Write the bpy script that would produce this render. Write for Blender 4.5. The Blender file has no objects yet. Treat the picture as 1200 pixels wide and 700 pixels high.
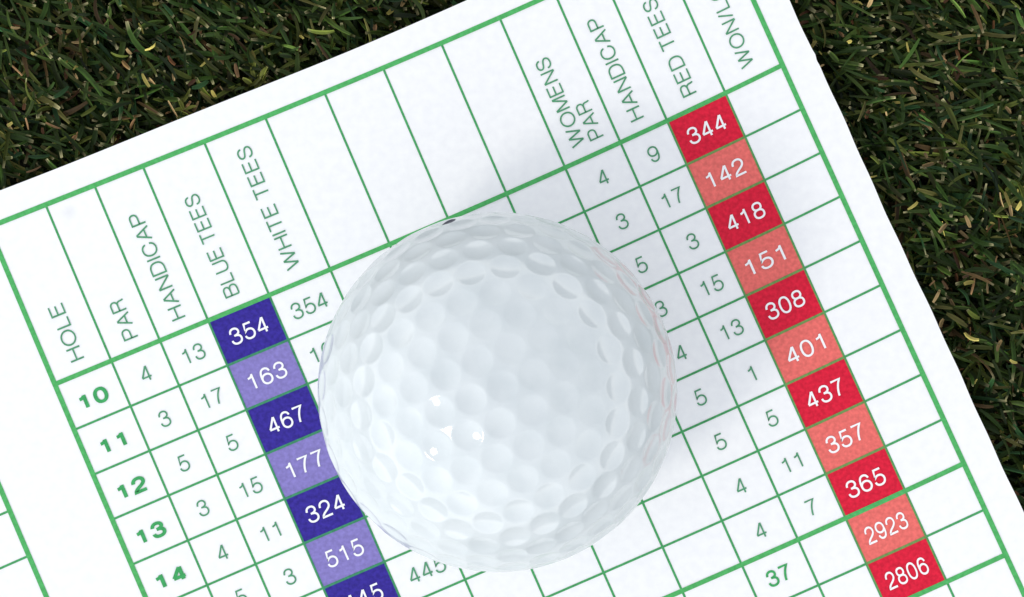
import bpy, bmesh, math, random
import numpy as np

# ------------------------------------------------------------------ camera, light, exposure
SC = bpy.context.scene
COL = SC.collection
MM = 0.001                                   # everything below is measured in millimetres
CAM_H = 450.0                                # camera height above the card
PX = 210.5 / 21.35 * (CAM_H - 21.35) / CAM_H  # photo pixels per millimetre on the card

cam = bpy.data.cameras.new('camera')
cam_o = bpy.data.objects.new('camera', cam)
COL.objects.link(cam_o)
cam.sensor_width = 36.0
cam.lens = 36.0 * CAM_H / (1200.0 / PX)
cam.clip_start = 0.01
cam.clip_end = 50.0
cam_o.location = (0, 0, CAM_H * MM)
cam_o.rotation_euler = (0, 0, 0)
SC.camera = cam_o

SUN_EL, SUN_AZ = math.radians(50), math.radians(219)   # azimuth counter-clockwise from +X: light comes from the left, a little from below
world = bpy.data.worlds.new('World')
SC.world = world
world.use_nodes = True
wn = world.node_tree
wn.nodes.clear()
sky = wn.nodes.new('ShaderNodeTexSky')
sky.sky_type = 'NISHITA'
sky.sun_disc = False
sky.sun_elevation = SUN_EL
sky.sun_rotation = math.pi / 2 - SUN_AZ
sky.air_density = 1.0
sky.dust_density = 0.05
sky.ozone_density = 1.0
bgn = wn.nodes.new('ShaderNodeBackground')
bgn.inputs['Strength'].default_value = 0.15
wo = wn.nodes.new('ShaderNodeOutputWorld')
hsv = wn.nodes.new('ShaderNodeHueSaturation')      # thin high cloud: a paler sky than a clear one
hsv.inputs['Saturation'].default_value = 0.13
wn.links.new(sky.outputs['Color'], hsv.inputs['Color'])
wn.links.new(hsv.outputs['Color'], bgn.inputs['Color'])
wn.links.new(bgn.outputs['Background'], wo.inputs['Surface'])

sun = bpy.data.lights.new('sun', 'SUN')
sun.energy = 0.38
sun.angle = math.radians(10)
sun.color = (1.0, 0.93, 0.82)
sun_o = bpy.data.objects.new('sun', sun)
COL.objects.link(sun_o)
sun_o.location = (-0.3, -0.1, 0.4)
sun_o.rotation_euler = (0, math.pi / 2 - SUN_EL, SUN_AZ)

SC.view_settings.view_transform = 'Standard'
SC.view_settings.look = 'None'
SC.view_settings.exposure = 1.0
SC.view_settings.gamma = 1.0
SC.render.engine = 'CYCLES'
SC.cycles.use_denoising = True

# ------------------------------------------------------------------ helpers
rng = np.random.default_rng(7)

def srgb(r, g, b):
    f = lambda c: (c / 255 / 12.92) if c / 255 <= 0.04045 else ((c / 255 + 0.055) / 1.055) ** 2.4
    return (f(r), f(g), f(b))

def new_mat(name):
    m = bpy.data.materials.new(name)
    m.use_nodes = True
    nt = m.node_tree
    b = nt.nodes['Principled BSDF']
    return m, nt, b

def node(nt, kind, **kw):
    n = nt.nodes.new(kind)
    for k, v in kw.items():
        if k in n.inputs:
            n.inputs[k].default_value = v
        else:
            setattr(n, k, v)
    return n

def mesh_obj(name, verts, faces, mat, parent=None, smooth=False):
    me = bpy.data.meshes.new(name)
    me.from_pydata([tuple(map(float, v)) for v in verts], [], [tuple(map(int, f)) for f in faces])
    me.update()
    if smooth:
        me.polygons.foreach_set('use_smooth', [True] * len(me.polygons))
    if mat is not None:
        me.materials.append(mat)
    o = bpy.data.objects.new(name, me)
    COL.objects.link(o)
    if parent is not None:
        o.parent = parent
    return o

def tag(o, label=None, cat=None, group=None, kind=None):
    for k, v in (('label', label), ('category', cat), ('group', group), ('kind', kind)):
        if v:
            o[k] = v
    return o

# the card's own coordinates: u along the rows, v down the columns (about a tenth of a millimetre each).
# The thin card is slightly bowed in its own plane, as the printed lines show.
WARP = ((64.464, 451.512), (461.145, -192.547), (195.526, 462.916), (1.268, 3.179), (-4.237, -18.824),
        (1.677, -2.858), (-1.741, -4.068), (3.493, 4.295), (2.824, 7.744))
WARP = np.array(WARP)

def card_xy(u, v):
    u = np.asarray(u, float) / 500
    v = np.asarray(v, float) / 500
    B = np.stack([np.ones_like(u), u, v, u * u, u * v, v * v, u ** 3, u * u * v, u * v * v], -1)
    p = B @ WARP
    return np.stack([(p[..., 0] - 600) / PX * MM, (350 - p[..., 1]) / PX * MM], -1)

def on_card(uv, z):
    """points given in card coordinates -> metres, z in millimetres above the paper"""
    uv = np.asarray(uv, float)
    xy = card_xy(uv[:, 0], uv[:, 1])
    return np.concatenate([xy, np.full((len(xy), 1), z * MM)], 1)

# ------------------------------------------------------------------ materials
def paper_material():
    m, nt, b = new_mat('coated_card')
    tc = node(nt, 'ShaderNodeTexCoord')
    n1 = node(nt, 'ShaderNodeTexNoise', Scale=900.0, Detail=3.0)
    n2 = node(nt, 'ShaderNodeTexNoise', Scale=45.0, Detail=2.0)
    for n in (n1, n2):
        nt.links.new(tc.outputs['Object'], n.inputs['Vector'])
    r = node(nt, 'ShaderNodeValToRGB')
    r.color_ramp.elements[0].position = 0.3
    r.color_ramp.elements[0].color = (0.80, 0.81, 0.83, 1)
    r.color_ramp.elements[1].position = 0.7
    r.color_ramp.elements[1].color = (0.845, 0.855, 0.865, 1)
    nt.links.new(n1.outputs['Fac'], r.inputs['Fac'])
    mx = node(nt, 'ShaderNodeMix', data_type='RGBA', blend_type='MULTIPLY')
    mx.inputs[0].default_value = 1.0
    r2 = node(nt, 'ShaderNodeValToRGB')
    r2.color_ramp.elements[0].color = (0.988, 0.988, 0.99, 1)
    r2.color_ramp.elements[1].color = (1, 1, 1, 1)
    nt.links.new(n2.outputs['Fac'], r2.inputs['Fac'])
    nt.links.new(r.outputs['Color'], mx.inputs[6])
    nt.links.new(r2.outputs['Color'], mx.inputs[7])
    # a faint finger smudge in the second heading box
    sm = card_xy(93, -181)
    sub = node(nt, 'ShaderNodeVectorMath', operation='DISTANCE')
    sub.inputs[1].default_value = (sm[0], sm[1], 0)
    nt.links.new(tc.outputs['Object'], sub.inputs[0])
    add = node(nt, 'ShaderNodeMath', operation='MULTIPLY_ADD')
    add.inputs[1].default_value = 0.0012
    nt.links.new(n2.outputs['Fac'], add.inputs[0])
    nt.links.new(sub.outputs['Value'], add.inputs[2])
    mr = node(nt, 'ShaderNodeMapRange')
    mr.inputs['From Min'].default_value = 0.0006
    mr.inputs['From Max'].default_value = 0.0020
    mr.inputs['To Min'].default_value = 0.26
    mr.inputs['To Max'].default_value = 0.0
    nt.links.new(add.outputs['Value'], mr.inputs['Value'])
    mx2 = node(nt, 'ShaderNodeMix', data_type='RGBA')
    nt.links.new(mr.outputs['Result'], mx2.inputs[0])
    nt.links.new(mx.outputs[2], mx2.inputs[6])
    mx2.inputs[7].default_value = (0.5, 0.52, 0.53, 1)
    nt.links.new(mx2.outputs[2], b.inputs['Base Color'])
    b.inputs['Roughness'].default_value = 0.55
    b.inputs['Specular IOR Level'].default_value = 0.25
    bp = node(nt, 'ShaderNodeBump', Strength=0.12, Distance=0.00005)
    nt.links.new(n1.outputs['Fac'], bp.inputs['Height'])
    nt.links.new(bp.outputs['Normal'], b.inputs['Normal'])
    return m

def ink(name, rgb, grain=0.12, scale=2000.0):
    """printing ink: the fine mottle of offset printing varies the colour a little"""
    m, nt, b = new_mat(name)
    tc = node(nt, 'ShaderNodeTexCoord')
    n = node(nt, 'ShaderNodeTexNoise', Scale=scale, Detail=1.0)
    nt.links.new(tc.outputs['Object'], n.inputs['Vector'])
    r = node(nt, 'ShaderNodeValToRGB')
    r.color_ramp.elements[0].position = 0.3
    r.color_ramp.elements[1].position = 0.7
    r.color_ramp.elements[0].color = tuple(c * (1 - grain) for c in rgb) + (1,)
    r.color_ramp.elements[1].color = tuple(min(0.9, c * (1 + grain) + 0.02 * grain) for c in rgb) + (1,)
    nt.links.new(n.outputs['Fac'], r.inputs['Fac'])
    nt.links.new(r.outputs['Color'], b.inputs['Base Color'])
    b.inputs['Roughness'].default_value = 0.5
    b.inputs['Specular IOR Level'].default_value = 0.2
    return m

K = 0.86                                     # share of what the photograph shows that is the ink's own colour
def ink_rgb(r, g, b):
    return tuple(K * c for c in srgb(r, g, b))

M_PAPER = paper_material()
M_LINE = ink('green_ink', ink_rgb(80, 178, 100))
M_THIN = ink('thin_green_ink', ink_rgb(70, 162, 98))
M_TEXT = ink('text_green_ink', ink_rgb(84, 154, 114))
M_BOLD = ink('bold_green_ink', ink_rgb(62, 166, 96))
M_DBLUE = ink('dark_blue_ink', ink_rgb(50, 36, 148), 0.2)
M_LBLUE = ink('pale_blue_ink', ink_rgb(136, 126, 196), 0.12)
M_DRED = ink('dark_red_ink', ink_rgb(220, 20, 56), 0.15)
M_LRED = ink('pale_red_ink', ink_rgb(236, 112, 106), 0.12)
M_OVER_RED = ink('olive_overprint_ink', ink_rgb(112, 150, 84))
M_OVER_BLUE = ink('teal_overprint_ink', ink_rgb(62, 140, 104))
M_WHITE = ink('bare_white', (0.83, 0.84, 0.86), 0.02)

def ball_material():
    m, nt, b = new_mat('white_urethane')
    tc = node(nt, 'ShaderNodeTexCoord')
    n = node(nt, 'ShaderNodeTexNoise', Scale=240.0, Detail=4.0)
    nt.links.new(tc.outputs['Object'], n.inputs['Vector'])
    r = node(nt, 'ShaderNodeValToRGB')
    r.color_ramp.elements[0].position = 0.25
    r.color_ramp.elements[0].color = (0.535, 0.585, 0.61, 1)
    r.color_ramp.elements[1].position = 0.6
    r.color_ramp.elements[1].color = (0.60, 0.645, 0.668, 1)
    nt.links.new(n.outputs['Fac'], r.inputs['Fac'])
    nt.links.new(r.outputs['Color'], b.inputs['Base Color'])
    b.inputs['Roughness'].default_value = 0.28
    b.inputs['Coat Weight'].default_value = 0.7
    b.inputs['Coat Roughness'].default_value = 0.06
    b.inputs['Specular IOR Level'].default_value = 0.05
    b.inputs['Subsurface Weight'].default_value = 0.0
    b.inputs['Subsurface Radius'].default_value = (0.0012, 0.0012, 0.0012)
    b.inputs['Subsurface Scale'].default_value = 1.0
    bp = node(nt, 'ShaderNodeBump', Strength=0.05, Distance=0.0001)
    n2 = node(nt, 'ShaderNodeTexNoise', Scale=1500.0, Detail=2.0)
    nt.links.new(tc.outputs['Object'], n2.inputs['Vector'])
    nt.links.new(n2.outputs['Fac'], bp.inputs['Height'])
    nt.links.new(bp.outputs['Normal'], b.inputs['Normal'])
    return m

def grass_material(name):
    m, nt, b = new_mat(name)
    a = node(nt, 'ShaderNodeAttribute', attribute_name='leaf_colour')
    tc = node(nt, 'ShaderNodeTexCoord')
    n = node(nt, 'ShaderNodeTexNoise', Scale=700.0, Detail=3.0)
    nt.links.new(tc.outputs['Object'], n.inputs['Vector'])
    mr = node(nt, 'ShaderNodeMapRange')
    mr.inputs['To Min'].default_value = 0.65
    mr.inputs['To Max'].default_value = 1.35
    nt.links.new(n.outputs['Fac'], mr.inputs['Value'])
    mx = node(nt, 'ShaderNodeVectorMath', operation='SCALE')
    nt.links.new(a.outputs['Color'], mx.inputs[0])
    nt.links.new(mr.outputs['Result'], mx.inputs['Scale'])
    nt.links.new(mx.outputs['Vector'], b.inputs['Base Color'])
    b.inputs['Roughness'].default_value = 0.5
    b.inputs['Specular IOR Level'].default_value = 0.12
    return m

def soil_material():
    m, nt, b = new_mat('dark_soil')
    tc = node(nt, 'ShaderNodeTexCoord')
    n = node(nt, 'ShaderNodeTexNoise', Scale=350.0, Detail=6.0)
    nt.links.new(tc.outputs['Object'], n.inputs['Vector'])
    r = node(nt, 'ShaderNodeValToRGB')
    r.color_ramp.elements[0].position = 0.35
    r.color_ramp.elements[0].color = (0.012, 0.011, 0.007, 1)
    r.color_ramp.elements[1].position = 0.7
    r.color_ramp.elements[1].color = (0.045, 0.05, 0.022, 1)
    nt.links.new(n.outputs['Fac'], r.inputs['Fac'])
    nt.links.new(r.outputs['Color'], b.inputs['Base Color'])
    b.inputs['Roughness'].default_value = 0.9
    bp = node(nt, 'ShaderNodeBump', Strength=0.8, Distance=0.002)
    nt.links.new(n.outputs['Fac'], bp.inputs['Height'])
    nt.links.new(bp.outputs['Normal'], b.inputs['Normal'])
    return m

# ------------------------------------------------------------------ the setting: soil under the turf
N = 40
xs = np.linspace(-0.6, 0.6, N)
vv = [(x, y, -0.0145 + 0.0007 * math.sin(x * 90) * math.cos(y * 75)) for y in xs for x in xs]
ff = [(j * N + i, j * N + i + 1, (j + 1) * N + i + 1, (j + 1) * N + i) for j in range(N - 1) for i in range(N - 1)]
soil = mesh_obj('soil', vv, ff, soil_material(), smooth=True)
tag(soil, 'dark soil showing between the blades of the mown turf', 'soil', kind='structure')

# ------------------------------------------------------------------ the scorecard
U_LINES = [0.18, 71.92, 133.63, 194.87, 272.45, 350.13, 425.79, 500.67, 575.12, 650.39, 721.63, 782.0, 857.66, 932.2]
V_TOP = -199.29
V_LINES = [-0.96, 56.85, 113.74, 170.67, 228.14, 285.25, 342.5, 399.44, 456.58, 512.57, 570.13, 626.47, 683.0]
U_SIDE = -106.08                              # right frame of the neighbouring table
CU0, CU1, CV0, CV1 = -420.0, 971.3, -234.6, 760.0

card = bpy.data.objects.new('scorecard', None)
COL.objects.link(card)
card.empty_display_size = 0.02
tag(card, 'white golf scorecard with green printed grid lying on dark mown grass', 'scorecard')

def make_paper():
    nu, nv = 70, 320
    us = np.linspace(CU0, CU1, nu)
    vs = np.linspace(CV0, CV1, nv)
    UU, VV = np.meshgrid(us, vs)
    # the cut edge is not ruler straight
    du = 0.5 * np.sin(VV / 47.0) * (UU > CU1 - 1) + (0.35 * np.sin(VV / 13.0 + 1) + 0.7 * np.exp(-((VV - 5) / 4.0) ** 2) - 0.7 * np.exp(-((VV - 13) / 4.0) ** 2)) * (UU > CU1 - 1)
    dv = 0.6 * np.sin(UU / 61.0) * (VV < CV0 + 1)
    uv = np.stack([(UU + du).ravel(), (VV + dv).ravel()], 1)
    top = on_card(uv, 0.0)
    bot = on_card(uv, -0.28)
    n = nu * nv
    faces = []
    for j in range(nv - 1):
        for i in range(nu - 1):
            a, b, c, d = j * nu + i, j * nu + i + 1, (j + 1) * nu + i + 1, (j + 1) * nu + i
            faces.append((a, d, c, b))
            faces.append((a + n, b + n, c + n, d + n))
    ring = [i for i in range(nu)] + [j * nu + nu - 1 for j in range(1, nv)] + \
           [(nv - 1) * nu + i for i in range(nu - 2, -1, -1)] + [j * nu for j in range(nv - 2, 0, -1)]
    for k in range(len(ring)):
        a, b = ring[k], ring[(k + 1) % len(ring)]
        faces.append((a, b, b + n, a + n))
    return mesh_obj('card_sheet', np.concatenate([top, bot]), faces, M_PAPER, card)

make_paper()

class Strips:
    def __init__(self):
        self.v, self.f, self.m = [], [], []
    def add(self, p0, p1, width, z, mat=0):
        p0, p1 = np.array(p0, float), np.array(p1, float)
        L = np.linalg.norm(p1 - p0)
        d = (p1 - p0) / L
        nrm = np.array([d[1], -d[0]]) * width / 2
        n = max(2, int(L / 18) + 1)
        base = len(self.v)
        pts = []
        for k in range(n):
            p = p0 + (p1 - p0) * k / (n - 1)
            pts += [p + nrm, p - nrm]
        self.v += list(on_card(np.array(pts), z))
        for k in range(n - 1):
            a = base + 2 * k
            self.f.append((a, a + 1, a + 3, a + 2))
            self.m.append(mat)
    def build(self, name, mats, parent):
        o = mesh_obj(name, self.v, self.f, None, parent)
        for m in mats:
            o.data.materials.append(m)
        o.data.polygons.foreach_set('material_index', self.m)
        return o

THICK, THIN = 5.9, 2.65
grid = Strips()                               # the main table
v_end = CV1 - 40
for i, u in enumerate(U_LINES):
    if i in (0, 13):
        grid.add((u, V_TOP - THICK / 2), (u, v_end), THICK, 0.060, 0)
    else:
        grid.add((u, V_TOP), (u, v_end), THIN, 0.036, 1)
grid.add((U_LINES[0], V_TOP), (U_LINES[13], V_TOP), THICK, 0.068, 0)
for j, v in enumerate(V_LINES):
    if j in (0, 9, 11):
        grid.add((U_LINES[0], v), (U_LINES[13], v), THICK - 0.4, 0.064, 0)
    else:
        grid.add((U_LINES[0], v), (U_LINES[13], v), THIN, 0.044, 1)
# where green is printed over the coloured columns it turns olive and teal
for (a, b, mt, last) in ((3, 4, 2 + 1, 8), (11, 12, 2, 11)):
    for j in range(1, last + 1):
        if j in (9, 11):
            continue
        grid.add((U_LINES[a] + 1.3, V_LINES[j]), (U_LINES[b] - 1.3, V_LINES[j]), THIN + 0.3, 0.050, mt)
    for c, off in ((a, 0.65), (b, -0.65)):
        grid.add((U_LINES[c] + off, V_LINES[0] + 2.7), (U_LINES[c] + off, V_LINES[last]), 1.3, 0.056, mt)
grid.build('grid_lines', (M_LINE, M_THIN, M_OVER_RED, M_OVER_BLUE), card)

side = Strips()                               # the neighbouring table runs off to the left
side.add((U_SIDE, V_TOP), (U_SIDE, v_end), THICK, 0.060, 0)
side.add((CU0 + 30, V_TOP), (U_SIDE, V_TOP), THICK, 0.068, 0)
for j, v in enumerate(V_LINES):
    side.add((CU0 + 30, v), (U_SIDE, v), THICK if j in (0, 9, 11) else THIN, 0.044, 0 if j in (0, 9, 11) else 1)
side.build('grid_lines', (M_LINE, M_THIN), card)

# ---- lettering drawn as pen strokes of a plain grotesque: each letter is (width, strokes);
# a stroke is a list of points, a 6-tuple inside it is a curve (two handles and an end point)
def _oval(cx, cy, rx, ry, n=28, e=2.25):
    pts = []
    for k in range(n + 1):
        a = math.pi / 2 + 2 * math.pi * k / n
        c, s = math.cos(a), math.sin(a)
        pts.append((cx + rx * math.copysign(abs(c) ** (2 / e), c), cy + ry * math.copysign(abs(s) ** (2 / e), s)))
    return pts

_SIX = [[(.54, .75), (.52, .91, .43, 1, .30, 1), (.11, 1, .01, .82, .01, .46), (.01, .36, .015, .3, .02, .25)], _oval(.295, .31, .28, .31, 28, 2.1)]
_NINE = [[tuple((.58 - q if i % 2 == 0 else 1 - q) for i, q in enumerate(p)) for p in st] for st in _SIX]
GLYPHS = {
    '0': (.58, [_oval(.29, .5, .285, .5)]),
    '1': (.58, [[(.36, 0), (.36, 1)], [(.36, .97), (.34, .84, .24, .77, .09, .765)]]),
    '2': (.58, [[(.02, .66), (.02, .88, .13, 1, .30, 1), (.46, 1, .56, .88, .56, .72), (.56, .56, .46, .47, .33, .37),
                 (.15, .25, .02, .15, .01, 0), (.58, 0)]]),
    '3': (.58, [[(.04, .71), (.05, .9, .15, 1, .29, 1), (.44, 1, .54, .9, .54, .77), (.54, .62, .42, .54, .22, .54)],
                [(.30, .54), (.47, .53, .58, .44, .58, .28), (.58, .1, .46, 0, .29, 0), (.12, 0, .02, .1, .01, .28)]]),
    '4': (.58, [[(.43, 0), (.43, 1)], [(.41, .99), (.0, .27)], [(-.02, .25), (.58, .25)]]),
    '5': (.58, [[(.53, 1), (.14, 1), (.06, .47), (.13, .57, .2, .62, .3, .62), (.47, .62, .58, .5, .58, .32),
                 (.58, .13, .46, 0, .28, 0), (.12, 0, .02, .09, .01, .25)]]),
    '6': (.58, _SIX), '9': (.58, _NINE),
    '7': (.58, [[(.0, 1), (.56, 1), (.38, .78, .22, .42, .19, 0)]]),
    '8': (.58, [_oval(.29, .765, .24, .235), _oval(.29, .268, .285, .268)]),
    'A': (.74, [[(.0, 0), (.36, 1)], [(.38, 1), (.74, 0)], [(.13, .34), (.61, .34)]]),
    'B': (.64, [[(0, 0), (0, 1), (.34, 1), (.5, 1, .59, .9, .59, .77), (.59, .63, .5, .535, .35, .535), (0, .535)],
                [(.34, .535), (.55, .535, .64, .43, .64, .28), (.64, .1, .53, 0, .36, 0), (0, 0)]]),
    'C': (.70, [[(.68, .69), (.65, .88, .53, 1, .37, 1), (.14, 1, 0, .8, 0, .5), (0, .2, .14, 0, .36, 0), (.55, 0, .68, .14, .70, .37)]]),
    'D': (.68, [[(0, .3), (0, 1), (.28, 1), (.54, 1, .68, .82, .68, .5), (.68, .18, .54, 0, .28, 0), (0, 0), (0, .31)]]),
    'E': (.58, [[(.57, 1), (0, 1), (0, 0), (.58, 0)], [(0, .53), (.53, .53)]]),
    'H': (.66, [[(0, 0), (0, 1)], [(.66, 0), (.66, 1)], [(0, .53), (.66, .53)]]),
    'I': (.0, [[(0, 0), (0, 1)]]),
    'L': (.50, [[(0, 1), (0, 0), (.50, 0)]]),
    'M': (.76, [[(0, 0), (0, 1)], [(.76, 0), (.76, 1)], [(.03, 1), (.38, 0)], [(.38, 0), (.73, 1)]]),
    'N': (.65, [[(0, 0), (0, 1)], [(.65, 0), (.65, 1)], [(.01, 1), (.64, 0)]]),
    'O': (.82, [_oval(.41, .5, .41, .5, 36, 2.05)]),
    'P': (.60, [[(0, 0), (0, 1), (.35, 1), (.52, 1, .6, .89, .6, .73), (.6, .57, .52, .45, .35, .45), (0, .45)]]),
    'R': (.64, [[(0, 0), (0, 1), (.36, 1), (.53, 1, .61, .89, .61, .75), (.61, .6, .53, .5, .36, .5), (0, .5)],
                [(.36, .5), (.53, .5, .58, .40, .585, .25), (.59, .1, .6, .05, .64, 0)]]),
    'S': (.60, [[(.57, .72), (.56, .9, .45, 1, .3, 1), (.13, 1, .03, .9, .03, .76), (.03, .6, .17, .56, .3, .525),
                 (.46, .48, .6, .43, .6, .26), (.6, .1, .47, 0, .3, 0), (.13, 0, .01, .1, 0, .31)]]),
    'T': (.64, [[(0, 1), (.64, 1)], [(.32, 1), (.32, 0)]]),
    'U': (.64, [[(0, 1), (0, .33), (0, .1, .12, 0, .32, 0), (.52, 0, .64, .1, .64, .33), (.64, 1)]]),
    'W': (1.04, [[(0, 1), (.26, 0)], [(.26, 0), (.52, 1)], [(.52, 1), (.78, 0)], [(.78, 0), (1.04, 1)]]),
    '/': (.32, [[(0, 0), (.32, 1)]]),
}

def flatten(stroke, n=9):
    pts = [np.array(stroke[0], float)]
    for q in stroke[1:]:
        if len(q) == 2:
            pts.append(np.array(q, float))
        else:
            p0 = pts[-1]
            a, b, c = np.array(q[0:2]), np.array(q[2:4]), np.array(q[4:6])
            for k in range(1, n + 1):
                t = k / n
                pts.append((1 - t) ** 3 * p0 + 3 * t * (1 - t) ** 2 * a + 3 * t * t * (1 - t) * b + t ** 3 * c)
    return pts

def text_mesh(s, w):
    """pen strokes of width w (capitals are 1 high); returns points (x, y, layer) and faces"""
    V, F = [], []
    x0 = 0.0
    layer = 0
    for ch in s:
        if ch == ' ':
            x0 += 0.30
            continue
        wid, strokes = GLYPHS[ch]
        for st in strokes:
            P = np.array(flatten(st))
            P = np.stack([x0 + w / 2 + P[:, 0], w / 2 + P[:, 1] * (1 - w)], 1)
            closed = np.linalg.norm(P[0] - P[-1]) < 1e-4
            d = np.diff(P, axis=0)
            d /= np.linalg.norm(d, axis=1, keepdims=True)
            nr = np.stack([-d[:, 1], d[:, 0]], 1)
            m = np.empty_like(P)
            for i in range(len(P)):
                if i in (0, len(P) - 1):
                    if closed:
                        a = nr[-1] + nr[0]
                    else:
                        a = 2 * nr[0 if i == 0 else -1]
                else:
                    a = nr[i - 1] + nr[i]
                a = a / np.linalg.norm(a)
                ref = nr[min(i, len(nr) - 1)]
                m[i] = a * min(1.6, 1 / max(0.3, float(a @ ref)))
            base = len(V)
            for p, q in zip(P, m):
                for sg in (1, -1):
                    r = p + sg * q * w / 2
                    V.append((r[0], min(1.0, max(0.0, r[1])), layer))
            for i in range(len(P) - 1):
                b = base + 2 * i
                F.append((b, b + 1, b + 3, b + 2))
            layer = (layer + 1) % 8
        x0 += wid + w + 0.13
    return np.array(V), F

def put_text(name, s, centre, cap, mat, parent, weight=0.1, width=None, upright=True, z=0.075, stretch=1.0):
    """centre in card coordinates; cap = capital height; width fits the string to that length"""
    v, f = text_mesh(s, weight)
    lo, hi = v[:, 0].min(), v[:, 0].max()
    x = (v[:, 0] - (lo + hi) / 2) * cap * stretch
    y = (v[:, 1] - 0.5) * cap
    if width:
        x *= width / ((hi - lo) * cap * stretch)
    if upright:
        uv = np.stack([centre[0] + x, centre[1] - y], 1)
    else:                                     # reads upwards along the column
        uv = np.stack([centre[0] - y, centre[1] - x], 1)
    p = on_card(uv, z)
    p[:, 2] += v[:, 2] * 0.003 * MM
    return mesh_obj(name, p, f, mat, parent)


def cell_centre(c, r):
    return ((U_LINES[c] + U_LINES[c + 1]) / 2, (V_LINES[r] + V_LINES[r + 1]) / 2 + 0.6)

W_LIGHT, W_WHITE, W_BOLD = 0.100, 0.118, 0.20
for s, u, v0, v1 in (('HOLE', 36, -16.5, -86.1), ('PAR', 104, -15.6, -64.1), ('HANDICAP', 164.2, -15.6, -150.5),
                     ('BLUE TEES', 233, -16.4, -146), ('WHITE TEES', 311.5, -18.5, -175.5), ('WOMENS', 675.8, -17.9, -132.6),
                     ('PAR', 698.8, -16.9, -64.4), ('HANDICAP', 750.8, -17.0, -151.5), ('RED TEES', 819.2, -17.0, -143.5),
                     ('WON/LOST', 894.8, -17.5, -157)):
    put_text('column_heading', s, (u, (v0 + v1) / 2), 18.2, M_TEXT, card, W_LIGHT, abs(v1 - v0), upright=False)

for r, s in enumerate(('10', '11', '12', '13', '14')):
    c = cell_centre(0, r)
    put_text('hole_number', s, (c[0] + 0.6, c[1] + 2.6), 19.2, M_BOLD, card, W_BOLD, 34.0 if s != '11' else 29.0)

PLAIN = {1: ['4', '3', '5', '3', '4', '5'], 2: ['13', '17', '5', '15', '11', '3'],
         9: ['4', '3', '5', '3', '4', '5', '5', '4', '4'], 10: ['9', '17', '3', '15', '13', '1', '5', '11', '7']}
for c, l in PLAIN.items():
    for r, s in enumerate(l):
        put_text('printed_number', s, cell_centre(c, r), 19.6, M_TEXT, card, W_LIGHT, stretch=0.97)
c = cell_centre(4, 0)
put_text('printed_number', '354', (c[0] - 1.0, c[1] + 0.5), 20.0, M_TEXT, card, W_LIGHT, 43.5)
put_text('printed_number', '163', cell_centre(4, 1), 20.0, M_TEXT, card, W_LIGHT, 43.5)
put_text('printed_number', '445', (313.8, 371.0), 20.0, M_TEXT, card, W_LIGHT, 45.0)
put_text('printed_number', '37', (684.5, 541.5), 19.6, M_BOLD, card, 0.14, stretch=0.96)

def coloured_cell(name, c, r, mat, s, width, label):
    st = Strips()
    vm = (V_LINES[r] + V_LINES[r + 1]) / 2
    st.add((U_LINES[c], vm), (U_LINES[c + 1], vm), V_LINES[r + 1] - V_LINES[r], 0.022, 0)
    o = st.build(name, (mat,), card)
    o['label'] = label
    cc = cell_centre(c, r)
    put_text('printed_number', s, cc, 20.6, M_WHITE, o, W_WHITE, width)
    return o

for r, s in enumerate(('354', '163', '467', '177', '324', '515', '445')):
    coloured_cell('blue_cell', 3, r, (M_DBLUE, M_LBLUE)[r % 2], s, 46.0,
                  ('dark blue printed cell', 'pale blue printed cell')[r % 2] + ' reading ' + s)
for r, s in enumerate(('344', '142', '418', '151', '308', '401', '437', '357', '365', '2923', '2806')):
    lab = ('dark red printed cell', 'pale red printed cell')
    coloured_cell('red_cell', 11, r, (M_DRED, M_LRED)[r % 2], s, 47.0 if len(s) == 3 else 51.0, lab[r % 2] + ' reading ' + s)

# ------------------------------------------------------------------ the golf ball
R_BALL = 21.35
BALL = np.array([(583 - 600) / 210.5 * R_BALL, (350 - 459.5) / 210.5 * R_BALL, R_BALL + 0.08])

def dimple_centres(n=392):
    """points spread over the sphere and relaxed until evenly spaced"""
    k = np.arange(n) + 0.5
    ph = np.arccos(1 - 2 * k / n)
    th = math.pi * (1 + 5 ** 0.5) * k
    P = np.stack([np.cos(th) * np.sin(ph), np.sin(th) * np.sin(ph), np.cos(ph)], 1)
    for _ in range(160):
        d = P[:, None] - P[None]
        r2 = (d ** 2).sum(-1) + np.eye(n) * 9
        P = P + 0.00002 * (d / (r2 ** 2.5)[..., None]).sum(1).clip(-900, 900)
        P /= np.linalg.norm(P, axis=1, keepdims=True)
    return P

def rot(ax, ay, az):
    cx, sx, cy, sy, cz, sz = math.cos(ax), math.sin(ax), math.cos(ay), math.sin(ay), math.cos(az), math.sin(az)
    X = np.array([[1, 0, 0], [0, cx, -sx], [0, sx, cx]])
    Y = np.array([[cy, 0, sy], [0, 1, 0], [-sy, 0, cy]])
    Z = np.array([[cz, -sz, 0], [sz, cz, 0], [0, 0, 1]])
    return Z @ Y @ X

BALL_ROT = rot(0.15, 0.30, 1.1)

DIMPLES = dimple_centres() @ BALL_ROT.T

def ball_radius(dirs):
    """distance from the ball's centre to its dimpled surface along unit directions, in mm"""
    ang = np.empty(len(dirs))
    for k in range(0, len(dirs), 20000):
        ang[k:k + 20000] = np.arccos(np.clip((dirs[k:k + 20000] @ DIMPLES.T).max(1), -1, 1))
    t = np.clip(ang / 0.0855, 0, 1)           # angular radius of a dimple
    return R_BALL - 0.27 * (1 - t ** 2) ** 1.02

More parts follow.
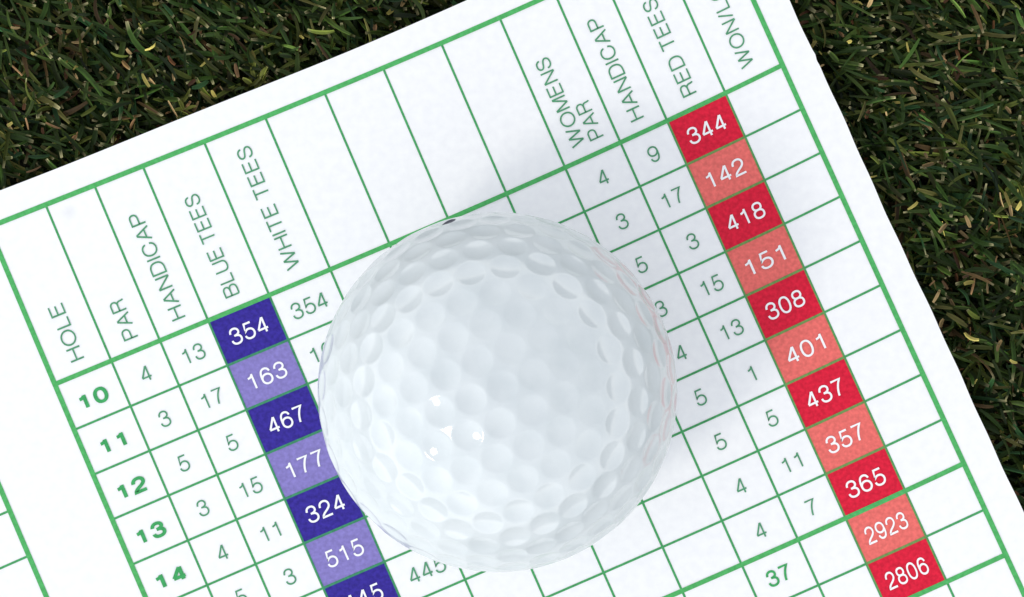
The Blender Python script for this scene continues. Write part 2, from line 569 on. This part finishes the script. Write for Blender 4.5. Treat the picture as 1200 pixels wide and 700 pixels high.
def make_ball():
    bm = bmesh.new()
    bmesh.ops.create_icosphere(bm, subdivisions=8, radius=1.0)
    me = bpy.data.meshes.new('golf_ball')
    bm.to_mesh(me)
    bm.free()
    n = len(me.vertices)
    co = np.empty(n * 3)
    me.vertices.foreach_get('co', co)
    co = co.reshape(-1, 3)
    co /= np.linalg.norm(co, axis=1, keepdims=True)
    p = co * ball_radius(co)[:, None] * MM
    me.vertices.foreach_set('co', p.ravel())
    me.polygons.foreach_set('use_smooth', [True] * len(me.polygons))
    me.update()
    me.materials.append(ball_material())
    o = bpy.data.objects.new('golf_ball', me)
    COL.objects.link(o)
    o.location = BALL * MM
    tag(o, 'white dimpled golf ball resting on the printed scorecard', 'golf ball')
    return o

ball = make_ball()

def logo_mark():
    """the sliver of a dark stamped mark that shows at the ball's upper rim"""
    d = np.array([-57 / 210.5, 200.5 / 210.5, 0])
    d[2] = 0.17
    d /= np.linalg.norm(d)
    tx = np.cross([0, 0, 1.0], d); tx /= np.linalg.norm(tx)
    ty = np.cross(d, tx)
    v, f = [], []
    n, m = 14, 9
    for j in range(m):
        for i in range(n):
            s = (i / (n - 1) - 0.5) * 2
            w = (j / (m - 1) - 0.5) * 2
            q = d + tx * s * 0.040 + ty * (w * 0.075 * math.sqrt(max(0.05, 1 - s * s)) + 0.004 * s)
            q /= np.linalg.norm(q)
            v.append(q * (ball_radius(q[None])[0] + 0.012) * MM)
    for j in range(m - 1):
        for i in range(n - 1):
            f.append((j * n + i, j * n + i + 1, (j + 1) * n + i + 1, (j + 1) * n + i))
    mk = ink('navy_ink', (0.02, 0.02, 0.05), 0.1)
    return mesh_obj('stamped_mark', v, f, mk, ball, smooth=True)

logo_mark()

# ------------------------------------------------------------------ the turf
M_GRASS = grass_material('grass_leaf')
M_LITTER = grass_material('dry_leaf')

def card_side(x, y):
    """rough signed distance (mm) outside the card's top and right edges"""
    p = np.stack([x, y], 1) * MM
    t = on_card(np.stack([np.linspace(CU0, CU1, 60), np.full(60, CV0)], 1), 0)[:, :2]
    r = on_card(np.stack([np.full(60, CU1), np.linspace(CV0, CV1, 60)], 1), 0)[:, :2]
    b = on_card(np.stack([np.linspace(CU1, CU0, 60), np.full(60, CV1)], 1), 0)[:, :2]
    l = on_card(np.stack([np.full(60, CU0), np.linspace(CV1, CV0, 60)], 1), 0)[:, :2]
    out = np.full(len(x), -1e9)
    for e in (t, r, b, l):
        a = e[None, :-1]; c = e[None, 1:]
        mid = (a + c) / 2
        k = ((p[:, None] - mid) ** 2).sum(-1).argmin(1)
        d = (e[1:] - e[:-1])[k]
        nrm = np.stack([-d[:, 1], d[:, 0]], 1)
        nrm /= np.linalg.norm(nrm, axis=1, keepdims=True)
        s = ((p - mid[0][k]) * nrm).sum(1)
        out = np.maximum(out, s)
    return out / MM

def blades(n, bx, by, az, base_z, length, width, pitch, droop, colour, tip, fold=0.35, seg=6, blunt=0.55):
    """n V-folded leaf blades as one vertex/face/colour set (millimetres)"""
    ts = np.linspace(0, 1, seg + 1)
    verts = np.empty((n, seg + 1, 3, 3))
    cols = np.empty((n, seg + 1, 3, 3))
    px, py, pz = bx.copy(), by.copy(), base_z.copy()
    roll = rng.normal(0, 0.5, n)
    sway = rng.normal(0, 0.5, n)
    edge = np.where(rng.random(n) < 0.3, rng.uniform(1.5, 3.0, n), 1.0)
    for k, t in enumerate(ts):
        th = pitch - droop * t
        a = az + sway * t
        if k:
            st = length / seg
            px = px + np.cos(th) * np.cos(a) * st
            py = py + np.cos(th) * np.sin(a) * st
            pz = pz + np.sin(th) * st
        d = np.stack([np.cos(th) * np.cos(a), np.cos(th) * np.sin(a), np.sin(th)], 1)
        s = np.stack([-np.sin(a), np.cos(a), np.zeros(n)], 1)
        up = np.cross(d, s)
        s2 = s * np.cos(roll)[:, None] + up * np.sin(roll)[:, None]
        u2 = -s * np.sin(roll)[:, None] + up * np.cos(roll)[:, None]
        prof = (0.55 + 0.45 * min(1, t * 3)) * (1 - (1 - blunt) * max(0.0, (t - 0.55) / 0.45) ** 1.5)
        w = (1.1 * width * prof / 2)[:, None]
        c = np.stack([px, py, pz], 1)
        verts[:, k, 0] = c - s2 * w + u2 * w * fold
        verts[:, k, 1] = c
        verts[:, k, 2] = c + s2 * w + u2 * w * fold
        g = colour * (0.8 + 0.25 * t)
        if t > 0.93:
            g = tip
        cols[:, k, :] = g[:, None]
        cols[:, k, 1] *= 0.72                 # darker along the midrib fold
        cols[:, k, 0] *= edge[:, None]        # light caught along one margin, put into the leaf colour
    idx = np.arange(n * (seg + 1) * 3).reshape(n, seg + 1, 3)
    q = []
    for k in range(seg):
        for j in (0, 1):
            q.append(np.stack([idx[:, k, j], idx[:, k, j + 1], idx[:, k + 1, j + 1], idx[:, k + 1, j]], 1))
    return verts.reshape(-1, 3), np.concatenate(q), cols.reshape(-1, 3)

def leaf_object(name, sets, mat):
    off = 0
    V, F, Cc = [], [], []
    for v, f, c in sets:
        V.append(v); F.append(f + off); Cc.append(c)
        off += len(v)
    V = np.concatenate(V) * MM; F = np.concatenate(F); Cc = np.concatenate(Cc)
    me = bpy.data.meshes.new(name)
    me.vertices.add(len(V)); me.vertices.foreach_set('co', V.ravel())
    me.loops.add(F.size); me.loops.foreach_set('vertex_index', F.ravel().astype(np.int32))
    me.polygons.add(len(F))
    me.polygons.foreach_set('loop_start', np.arange(0, F.size, 4, dtype=np.int32))
    me.polygons.foreach_set('use_smooth', [True] * len(F))
    me.update(calc_edges=True)
    at = me.color_attributes.new('leaf_colour', 'FLOAT_COLOR', 'POINT')
    at.data.foreach_set('color', np.concatenate([Cc, np.ones((len(Cc), 1))], 1).ravel().astype(np.float32))
    me.materials.append(mat)
    o = bpy.data.objects.new(name, me)
    COL.objects.link(o)
    return o

def scatter(n, keep_under=4.0):
    x = rng.uniform(-88, 88, n)
    y = rng.uniform(-66, 66, n)
    s = card_side(x, y)
    k = s > -keep_under
    return x[k], y[k], s[k]

def pick(n, palette):
    w = np.array([p[0] for p in palette], float)
    i = rng.choice(len(palette), n, p=w / w.sum())
    c = np.array([p[1] for p in palette])[i]
    return 1.12 * c * rng.lognormal(0, 0.55, n)[:, None]

GREENS = [(38, (0.016, 0.034, 0.006)), (28, (0.026, 0.044, 0.008)), (15, (0.046, 0.058, 0.010)),
          (7, (0.014, 0.040, 0.013)), (5, (0.068, 0.066, 0.018)), (3, (0.045, 0.028, 0.011))]
DRY = [(4, (0.13, 0.075, 0.035)), (6, (0.05, 0.022, 0.009)), (4, (0.26, 0.18, 0.08)), (5, (0.20, 0.17, 0.045))]

def turf():
    sets = []
    for n, zlo, zhi, l0, l1, w0, w1, pm in ((13000, -13, -9, 5, 10, 0.33, 0.72, 0.45), (19000, -10, -5.5, 3.5, 8.0, 0.28, 0.68, 0.42),
                                            (12000, -6.0, -3.0, 1.4, 5.0, 0.24, 0.62, 0.30)):
        x, y, s = scatter(n)
        m = len(x)
        az = np.where(rng.random(m) < 0.72, rng.normal(np.radians(np.where(x > 25, -24, -40)), 0.5, m), rng.uniform(0, 2 * math.pi, m))
        az = np.where(rng.random(m) < 0.25, az + math.pi, az)
        L = rng.uniform(l0, l1, m)
        bz = rng.uniform(zlo, zhi, m)
        pitch = np.abs(rng.normal(pm, 0.3, m))
        droop = rng.normal(pm + 0.15, 0.35, m)
        top = bz + L * np.sin(np.clip(pitch - droop / 2, -1, 1))
        lim = np.clip(-3.4 + 0.5 * np.clip(s, 0, 8), -3.4, 0.2)       # nothing pokes through the card
        bz = np.where(top > lim, bz - (top - lim), bz)
        col = pick(m, GREENS)
        tip = np.where((rng.random(m) < 0.5)[:, None], np.array([0.34, 0.31, 0.16]) * rng.uniform(0.5, 1.5, m)[:, None], col)
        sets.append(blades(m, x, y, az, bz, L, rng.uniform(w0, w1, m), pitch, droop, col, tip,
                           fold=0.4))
    o = leaf_object('grass', sets, M_GRASS)
    tag(o, 'dark green closely mown turf around the card', 'grass', kind='stuff')
    sets = []
    x, y, s = scatter(5000, 1.0)
    m = len(x)
    L = rng.uniform(0.5, 2.4, m)
    col = pick(m, DRY)
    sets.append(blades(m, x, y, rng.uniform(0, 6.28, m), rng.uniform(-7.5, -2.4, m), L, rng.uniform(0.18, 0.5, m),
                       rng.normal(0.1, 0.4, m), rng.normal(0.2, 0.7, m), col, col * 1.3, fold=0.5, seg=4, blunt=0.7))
    o = leaf_object('dry_clippings', sets, M_LITTER)
    tag(o, 'tan and brown dry clippings caught in the turf', 'clippings', kind='stuff')

turf()

def shoot(px, py, az, label, n=14):
    """a short pale shoot of overlapping leaves"""
    root = bpy.data.objects.new('grass_shoot', None)
    COL.objects.link(root)
    root.empty_display_size = 0.002
    x0, y0 = (px - 600) / PX, (350 - py) / PX
    root.location = (x0 * MM, y0 * MM, -3.0 * MM)
    for k in range(n):
        o_az = az + rng.normal(0, 0.8)
        one = lambda v: np.array([float(v)])
        s = blades(1, one(rng.normal(0, 0.6)), one(rng.normal(0, 0.6)), one(o_az), one(rng.uniform(-0.6, 0.6)),
                   one(rng.uniform(1.0, 2.4)), one(rng.uniform(0.35, 0.65)), one(rng.uniform(0.0, 0.7)), one(rng.normal(0.3, 0.2)),
                   np.array([[0.11, 0.125, 0.022]]) * rng.uniform(0.4, 1.5), np.array([[0.22, 0.21, 0.07]]), fold=0.55, blunt=0.35)
        leaf_object('leaf', [s], M_GRASS).parent = root
    tag(root, label, 'grass shoot', 'pale shoots in the turf by the card edge')

shoot(298, 96, math.radians(75), 'pale yellow-green grass shoot close above the card edge, the brighter and larger one')
shoot(209, 130, math.radians(-20), 'small olive grass shoot left of the brighter shoot at the card edge', 9)
